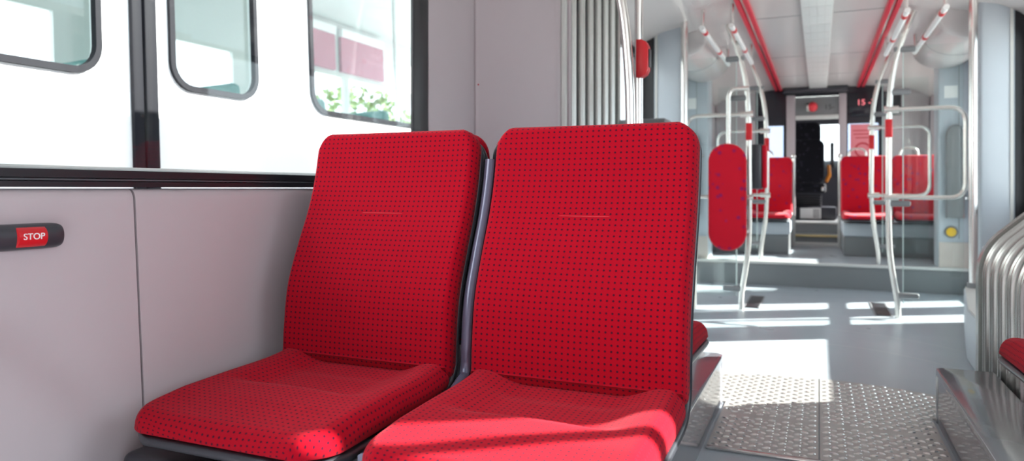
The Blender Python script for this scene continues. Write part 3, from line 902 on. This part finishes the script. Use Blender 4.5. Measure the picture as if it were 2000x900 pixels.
# bowed stanchions of the door bay, with loops, clamps and screens
def stanchion(s, x, y, z0, label, blab, slab_, gap):
    """x: pole position (mid height), s: side it leans to"""
    r = stand('stanchion', (x, y, z0), label, 'stanchion', 'bowed stanchions of the door bay')
    top = 2.03
    pts = catmull([(x+s*0.055, y, z0), (x+s*0.050, y, z0+0.12), (x+s*0.012, y, z0+0.38), (x, y, z0+0.62), (x, y, 1.0), (x+s*0.004, y, 1.35), (x+s*0.02, y, 1.6), (x+s*0.07, y, 1.82), (x+s*0.15, y, top)], 8)
    MB().tube(pts, 0.0185, 16).build('tube', M['cream_tube'], r)
    xo = x+s*0.44
    zt, zb = 1.385, 0.80
    loop = fillet([(x, y, zt), (xo, y, zt), (xo, y, zb), (x, y, zb)], [0.10, 0.10], 8)
    MB().tube(loop, 0.0145, 14).build('loop', M['cream_tube'], r)
    for z in (zt, zb):
        MB().tube([(x-s*0.028, y, z), (x+s*0.06, y, z)], 0.024, 14).build('joint', M['cream_tube'], r)
    bb = MB().box(x-0.021, x+0.021, y-0.032, y+0.02, 1.20, 1.32, 0.006).build('button_box', M['red'], r)
    for z in (0.76 if z0 < 0.1 else 0.74, 1.50, 1.78) + ((z0+0.15,) if True else ()):
        dx = 0.05 if z < z0+0.3 else (0.03 if z > 1.7 else 0)
        c = MB().box(min(x+s*dx, x+s*(dx+0.13)), max(x+s*dx, x+s*(dx+0.13)), y-0.017, y+0.017, z-0.02, z+0.02, 0.014, 3)
        c.build('clamp', M['ledge'], r)
    # clear screen held by the clamps
    xa, xb = x+s*0.085, x+s*0.43
    MB().box(min(xa, xb), max(xa, xb), y-0.0035, y+0.0035, z0+0.10, 1.80).build('screen', M['screen'], r)
    MB().box(xa-0.003, xa+0.003, y-0.004, y+0.004, z0+0.10, 1.80).build('screen_edge', M['glass_edge'], r)
    return r
pL = stanchion(-1, -0.455, 5.31, 0.0, 'bowed pale pole carrying the red oblong leaning pad', '', 'clear screen behind the red oblong leaning pad', 0)
pR = stanchion(1, 0.425, 5.38, 0.0, 'bowed pale pole with large rounded loop nearest the tall steel pole', '', 'clear screen on the bowed pole near the tall steel pole', 0)
pL2 = stanchion(-1, -0.437, 6.92, 0.212, 'bowed pale pole on the raised floor behind the leaning pad', '', 'clear screen on the raised floor on the coach side', 0)
pR2 = stanchion(1, 0.415, 6.92, 0.212, 'bowed pale pole on the raised floor before the far right seats', '', 'clear screen on the raised floor before the far right seats', 0)
# arch rail holding the pad
ar = MB().tube(fillet([(-0.455, 5.29, 1.565), (-0.59, 5.27, 1.565), (-0.59, 5.265, 1.10)], [0.11], 8), 0.0165, 14)
ar.build('pad_rail', M['cream_tube'], pL)
MB().tube([(-0.455, 5.29, 0.56), (-0.56, 5.27, 0.56)], 0.014, 12).build('pad_bracket', M['cream_tube'], pL)
# leaning pad
lp = stand('leaning_pad', (-0.59, 5.24, 0.42), 'red oblong leaning pad with purple flecks on the bowed pole', 'leaning pad', 'leaning pads')
def pad(x0, x1, z0, z1, y0, y1, mat, name, parent, r):
    return MB().prism(rrect(x0, x1, z0, z1, r, 10), 'y', y0, y1, min(0.025, abs(y1-y0)*0.45), 4).build(name, mat, parent)
pad(-0.722, -0.462, 0.425, 1.175, 5.19, 5.235, M['fleck'], 'cushion', lp, 0.125)
pad(-0.712, -0.472, 0.435, 1.165, 5.232, 5.246, M['dark'], 'backing', lp, 0.115)
# dark pad on the other side of the pole
l2 = stand('leaning_pad', (-0.41, 5.42, 0.85), 'dark backed leaning pad just behind the bowed pole, beside the red oblong pad', 'leaning pad', 'leaning pads')
MB().prism(rrect(-0.462, -0.365, 5.36, 5.46, 0.045, 6), 'z', 0.855, 1.175, 0.012, 3).build('backing', M['dark'], l2)
MB().box(-0.375, -0.342, 5.37, 5.47, 0.86, 1.17, 0.014, 3).build('cushion', M['fleck'], l2)

# overhead grab bars with red sleeves
bars = [(-0.70, 'outer overhead grab bar on the coach side of the door bay'), (-0.515, 'inner overhead grab bar on the coach side of the door bay'),
        (0.67, 'outer overhead grab bar on the sunny side of the door bay'), (0.474, 'inner overhead grab bar on the sunny side of the door bay')]
for x, l in bars:
    r = stand('grab_bar', (x, 5.5, 1.91), l, 'grab bar', 'overhead grab bars')
    MB().tube([(x, 4.75, 1.90), (x, 6.25, 1.90)], 0.0165, 12).build('tube', M['white'], r)
    for y in (4.86, 5.6):
        MB().tube([(x, y, 1.90), (x, y+0.07, 1.90)], 0.019, 12).build('sleeve', M['red'], r)
    for y in (4.80, 6.20):
        MB().tube([(x, y, 1.90), (x, y, 2.0+(0.05 if abs(x) < 0.6 else 0.03))], 0.011, 10).build('hanger', M['steel'], r)

# ------------------------------------------------------------------ far seats
far_fab = M['fleck']
proto = None
fx = [(-0.93, 'far red seat by the window on the coach side'), (-0.475, 'far red seat by the aisle left of the driver doorway'),
      (0.42, 'far red seat by the aisle right of the driver doorway'), (0.885, 'far red seat by the window on the sunny side')]
for i, (x, l) in enumerate(fx):
    if proto is None:
        proto = make_seat(x, l, 'flecked red seats at the far end', far_fab, W=0.435); o = proto
        MB().tube(fillet([(x-0.14, 1.652, 0.76), (x-0.14, 1.67, 1.085), (x+0.02, 1.67, 1.085), (x+0.02, 1.652, 0.76)], 0.07, 6), 0.012, 10).build('grab_handle', M['cream_tube'], o)
    else:
        o = copy_tree(proto); o['label'] = l
    o.location = (x, 7.78, 0.385)

for x0, x1, l in ((-1.18, -0.27, 'grey box base under the far seats left of the driver doorway'), (0.21, 1.13, 'grey box base under the far seats right of the driver doorway')):
    r = stand('seat_podium', ((x0+x1)/2, 7.9, 0.212), l, 'seat base', 'grey bases of the far seats')
    MB().box(x0, x1, 7.58, 8.60, 0.40, 0.528, 0.015).build('upper_box', M['lining2'], r)
    MB().box(x0+0.01, x1-0.01, 7.61, 8.60, 0.214, 0.40).build('kick_panel', M['riser'], r)
# aisle posts at the far seats
for x, l in ((-0.265, 'slim upright post at the aisle seat left of the driver doorway'), (0.205, 'slim upright post at the aisle seat right of the driver doorway')):
    r = stand('seat_post', (x, 8.64, 0.212), l, 'post', 'slim posts by the driver doorway')
    MB().tube([(x, 8.64, 0.212), (x, 8.64, 1.2)], 0.016, 12).build('tube', M['cream_tube'], r)
    MB().box(x-0.02, x+0.02, 8.61, 8.625, 0.212, 0.56, 0.004).build('guard', M['nosing'], r)
    MB().ball((x, 8.64, 1.22), 0.028, 0.028, 0.028, 2).build('knob', M['steel_bright'], r)

# ------------------------------------------------------------------ cab wall
YC = 9.3
b = MB()
wall_cells(b, (YC, YC+0.06), -0.72, 0.68, 0.2, 2.12, [(-0.27, 0.22, 0.2, 1.96), (-0.61, -0.40, 0.95, 1.62), (0.31, 0.63, 0.95, 1.62)], 'y')
struct(MB().box(-1.25, -0.72, YC, YC+0.06, 0.2, 2.12).box(0.68, 1.2, YC, YC+0.06, 0.2, 2.12).build('wall_cab_side', M['lining']), 'pale side panels of the cab wall', 'wall')
struct(b.build('wall_cab', M['darkglass']), 'dark cab wall around the driver doorway', 'wall')
for x0, x1 in ((-0.365, -0.265), (0.215, 0.295)):
    struct(MB().box(x0, x1, YC-0.03, YC+0.005, 0.22, 1.985, 0.008).build('trim_%d' % (8 if x0 < 0 else 9), M['lining']), 'pale pinkish post of the driver doorway', 'trim')
o = MB().box(-0.40, 0.31, YC-0.16, YC-0.002, 1.995, 2.055, 0.015, 3).build('header_box', M['dark']); tag(o, 'dark header box above the driver doorway', 'header')
for n, x0, x1, l in ((8, -0.61, -0.40, 'bright pane in the cab wall left of the driver doorway'), (9, 0.31, 0.63, 'bright pane in the cab wall behind the pink poster')):
    w = struct(empty('window_%d' % n, ((x0+x1)/2, YC, 0.95)), l, 'window')
    MB().box(x0, x1, YC+0.02, YC+0.026, 0.95, 1.64).build('pane', M['cabglass'], w)
# display band above the door opening
r = stand('door_transom', (-0.02, YC, 1.68), 'grey transom above the driver doorway with a red lamp', 'transom')
MB().box(-0.262, 0.213, YC+0.0, YC+0.03, 1.735, 1.955).build('panel', M['ledge'], r)
MB().box(-0.262, 0.213, YC-0.02, YC+0.03, 1.685, 1.735, 0.005).build('ledge', M['nosing'], r)
refl_body = MB().tube([(-0.14, YC-0.02, 1.83), (-0.04, YC-0.02, 1.83)], 0.05, 16).build('reflection', M['cream_tube'], r)
MB().ball((-0.07, YC-0.05, 1.83), 0.055, 0.05, 0.06, 2).build('lens', pmat('red_reflection', (0.8, 0.05, 0.07), 0.3), refl_body)  # red circle reflected in the band, modelled as a solid ball
facing = Matrix(((1, 0, 0), (0, 0, -1), (0, 1, 0)))   # text facing -y
text('lettering', '15-', 0.085, (0.11, YC-0.003, 1.825), facing, M['ink'], r)  # reflection of the display digits, set as dark lettering
# led display
r = stand('line_display', (0.52, YC-0.03, 1.84), 'black line display with pink digits beside the doorway', 'display')
MB().box(0.32, 0.86, YC-0.03, YC-0.001, 1.70, 1.98, 0.01).build('casing', M['darkglass'], r)
text('digits', '15 -2', 0.095, (0.50, YC-0.032, 1.86), facing, M['led'], r)
# pink poster
r = stand('poster', (0.42, YC-0.02, 1.2), 'pink poster with red ring on the cab wall', 'poster')
MB().box(0.335, 0.59, YC-0.018, YC-0.012, 1.20, 1.61).build('sheet', M['pink'], r)
rows = []
for k in range(33):
    a = 2*PI*k/32; rows.append([(0.465+q*math.cos(a), YC-0.0195, 1.31+q*math.sin(a)) for q in (0.068, 0.088)])
MB().sheet(rows).build('ring', M['redink'], r)
b = MB()
for k, (a, c) in enumerate(((0.36, 0.56), (0.37, 0.55), (0.39, 0.53))): b.box(a, c, YC-0.0195, YC-0.018, 1.53-k*0.042, 1.541-k*0.042)
b.build('printed_lines', M['redink'], r)
# posters on the sunny side wall
r = stand('notice', (FR-0.01, 7.3, 1.3), 'white paper notice on the sunny side wall between far seat and pillar', 'notice')
MB().box(0.93, 1.12, 7.075, 7.08, 1.36, 1.72).build('sheet', M['paper'], r)
MB().box(0.905, 0.925, 7.072, 7.078, 1.25, 1.75).build('stripe', M['red'], r)

# ------------------------------------------------------------------ driver cab
b = MB(); wall_cells(b, (11.4, 11.46), -1.25, 1.2, 0.2, 2.12, [(-1.0, 0.95, 1.0, 1.79)], 'y')
wall_cells(b, (-1.25, -1.19), YC, 11.46, 0.2, 2.12, [(9.5, 11.1, 1.0, 1.75)])
wall_cells(b, (1.14, 1.2), YC, 11.46, 0.2, 2.12, [(9.5, 11.1, 1.0, 1.75)])
b.box(-1.25, 1.2, YC+0.06, 11.46, 2.08, 2.12)
b.box(-1.25, 1.2, YC+0.06, 11.46, 0.2, 0.44)
struct(b.build('wall_front', M['dark']), 'dark shell of the driver cab', 'wall')
w = struct(empty('window_10', (0, 11.4, 1.0)), 'bright windscreen beyond the driver seat', 'window')
MB().box(-1.0, 0.95, 11.42, 11.426, 1.0, 1.85).build('pane', M['glass'], w)
r = stand('driver_console', (0.05, 11.1, 0.46), 'dark console below the windscreen', 'console')
MB().prism([(10.75, 0.46), (11.38, 0.46), (11.38, 1.27), (11.0, 1.24), (10.75, 1.02)], 'x', -0.9, 0.85, 0.02).build('desk', M['dark'], r)
MB().box(0.14, 0.19, 10.9, 10.96, 1.1, 1.50, 0.012).build('mirror_post', M['black'], r)
# driver seat
d = stand('driver_chair', (-0.15, 9.85, 0.46), 'black driver seat with headrest in the cab doorway', 'seat')
def blob_back(x0, x1, z0, z1, y0, y1, r, name, mat, par):
    return MB().prism(rrect(x0, x1, z0, z1, r, 8), 'y', y0, y1, 0.03, 4).build(name, mat, par)
blob_back(-0.40, 0.06, 0.92, 1.48, 9.78, 9.92, 0.09, 'backrest', M['drv'], d)
blob_back(-0.365, 0.02, 1.42, 1.70, 9.80, 9.90, 0.08, 'headrest', M['drv'], d)
MB().box(-0.42, 0.08, 9.80, 10.32, 0.80, 0.93, 0.04, 4).build('cushion', M['drv'], d)
b = MB()
for k in range(5): b.box(-0.36, 0.03, 9.84, 10.2, 0.63+k*0.032, 0.652+k*0.032, 0.008)
b.build('bellows', M['black'], d)
MB().box(-0.30, 0.20, 9.75, 10.2, 0.465, 0.63, 0.02).build('pedestal', M['dark'], d)
MB().tube(fillet([(0.08, 9.86, 0.95), (0.12, 9.80, 1.04), (0.11, 9.82, 1.15)], 0.03), 0.02, 10).build('belt_stalk', M['orange'], d)
MB().box(0.02, 0.07, 9.76, 9.80, 0.83, 0.88, 0.01).build('lever', M['steel_bright'], d)
r = stand('data_sheet', (-0.12, 9.73, 0.50), 'small white printed sheet on the driver seat pedestal', 'sheet')
MB().box(-0.22, 0.02, 9.738, 9.742, 0.482, 0.615).build('paper', M['paper'], r)
b = MB()
for k in range(4): b.box(-0.07, 0.005, 9.7365, 9.7378, 0.50+k*0.027, 0.512+k*0.027)
b.build('printed_lines', M['ink'], r)

# ------------------------------------------------------------------ outside
struct(MB().box(-40, 40, -40, 60, -0.42, -0.36).build('ground', M['ground']), 'pale concrete yard outside', 'ground')
XE = -2.75
coach = empty('tram_car', (XE, 2.4, -0.35)); tag(coach, 'white tram car with black window gaskets parked outside the window', 'tram car')
wins = [(0.60, 2.105, 1.35, 2.35, 0.115), (2.485, 3.035, 1.345, 2.35, 0.115), (3.505, 4.95, 1.33, 2.35, 0.125), (5.4, 7.0, 1.35, 2.35, 0.11)]
holes = [rrect(a, c, z0, z1, r_) for a, c, z0, z1, r_ in wins]
panel_with_holes('side_wall', [(-4, -0.1), (9, -0.1), (9, 2.75), (-4, 2.75)], holes, 0.04, lambda a, c, d: (XE-0.02+d, a, c), M['coach'], coach)
for a, c, z0, z1, r_ in wins:
    g = panel_with_holes('window_gasket', rrect(a-0.014, c+0.014, z0-0.014, z1+0.014, r_+0.014), [rrect(a+0.014, c-0.014, z0+0.014, z1-0.014, r_-0.012)], 0.03,
                         lambda p, q, d: (XE+0.003+d, p, q), M['gasket'], coach)
    MB().box(XE-0.02, XE-0.016, a, c, z0, z1).build('pane', M['busglass'], g)
b = MB().box(XE-0.005, XE+0.022, 2.262, 2.317, 0.0, 2.75, 0.008).box(XE-0.005, XE+0.03, 2.322, 2.388, 0.0, 2.75, 0.008)
b.build('door_seal', M['gasket'], coach)
MB().box(XE-2.5, XE-0.04, -4, 9, 2.95, 3.0).build('roof', M['coach_in'], coach)
MB().prism([(XE-0.04, 2.70), (XE, 2.75), (XE-0.15, 2.98), (XE-0.3, 2.95)], 'y', -4, 9).build('roof_edge', M['coach'], coach)
MB().box(XE-2.5, XE-0.04, -4, 9, 0.3, 0.36).build('inner_floor', M['coach_in'], coach)
b = MB(); wall_cells(b, (XE-2.5, XE-2.45), -4, 9, -0.1, 3.0, [(y, y+1.5, 1.35, 2.30) for y in (-1.5, 0.3, 2.1, 3.9, 5.7, 7.3)])
b.build('far_side_wall', M['coach_in'], coach)
b = MB().mat(M['maroon'])
for y, l in ((5.78, 1.2), (7.1, 0.9)): b.box(XE-2.44, XE-2.40, y, y+l, 2.36, 2.78)
b.mat(M['white'])
for y, l in ((5.78, 1.2), (7.1, 0.9)): b.box(XE-2.44, XE-2.38, y, y+l, 2.78, 2.88)
b.build('advert_panels', None, coach)
for y in (1.7, 3.3, 4.6, 5.9):
    MB().tube([(XE-0.9, y, 0.36), (XE-0.9, y, 2.95)], 0.02, 10).build('inner_pole', M['steel'], coach)
for y in (0.9, 1.9, 3.2, 4.4, 5.5, 6.6):
    sb_ = MB().box(XE-2.3, XE-1.5, y, y+0.12, 0.9, 1.78, 0.05, 3).box(XE-2.3, XE-1.5, y+0.1, y+0.5, 0.8, 0.95, 0.04, 3)
    sb_.build('inner_seat', M['teal'], coach)
coach.rotation_euler = (0, math.radians(-2.3), 0)
# speck on the window
o = MB().ball((XL-0.005, 1.135, 1.021), 0.002, 0.003, 0.003, 1)
for k in range(6):
    a = k*PI/3+0.3; o.tube([(XL-0.0045, 1.135, 1.021), (XL-0.005, 1.135+0.006*math.cos(a), 1.021+0.006*math.sin(a))], 0.0005, 5)
tag(o.build('insect', M['bug']), 'tiny dark insect on the big window pane beside the door seal', 'insect')

# trees far behind the tram car
def tree(x, y, h, lab):
    r = stand('tree', (x, y, -0.36), lab, 'tree', 'trees behind the white tram car')
    MB().tube([(x, y, -0.36), (x+0.05, y, h*0.4), (x, y+0.05, h*0.7)], [0.14, 0.11, 0.06], 8).build('trunk', M['bark'], r)
    b = MB()
    for k in range(900):
        u = random.random()*2*PI; v = math.acos(2*random.random()-1); q = random.random()**0.33
        c = Vector((x+1.2*q*math.sin(v)*math.cos(u), y+1.2*q*math.sin(v)*math.sin(u), h*0.65+h*0.38*q*math.cos(v)))
        a = Vector((random.uniform(-1, 1), random.uniform(-1, 1), random.uniform(-1, 1))).normalized()*0.11
        e = a.cross(Vector((random.uniform(-1, 1), random.uniform(-1, 1), random.uniform(-1, 1)))).normalized()*0.06
        vs = [b.bm.verts.new(c+p) for p in (-a, e, a, -e)]; b.bm.faces.new(vs)
    b.build('crown', M['leaf'], r, recalc=False)
tree(-9.0, 12.6, 3.0, 'green tree beyond the right window of the white tram car')
tree(-11.5, 18.5, 3.2, 'farther green tree beyond the white tram car')

# ------------------------------------------------------------------ light
sun_d = bpy.data.lights.new('sun', 'SUN'); sun = bpy.data.objects.new('sun', sun_d); COL.objects.link(sun)
sun_d.energy = 11.0; sun_d.angle = math.radians(0.6); sun_d.color = (1.0, 0.965, 0.91)
sun.rotation_euler = Vector((-1.48, -0.83, -1.0)).to_track_quat('-Z', 'Y').to_euler()
wd = bpy.data.worlds.new('sky'); S.world = wd; wd.use_nodes = True
bg = wd.node_tree.nodes['Background']
bg.inputs['Color'].default_value = (0.82, 0.91, 1.0, 1); bg.inputs['Strength'].default_value = 1.6

S.view_settings.view_transform = 'Standard'; S.view_settings.look = 'None'
S.view_settings.gamma = 1; S.view_settings.use_curve_mapping = False
S.view_settings.exposure = 1.3
S.cycles.use_denoising = True
S.cycles.max_bounces = 12; S.cycles.diffuse_bounces = 6; S.cycles.glossy_bounces = 6; S.cycles.transparent_max_bounces = 24
S.cycles.sample_clamp_indirect = 6
S.cycles.caustics_reflective = False; S.cycles.caustics_refractive = False
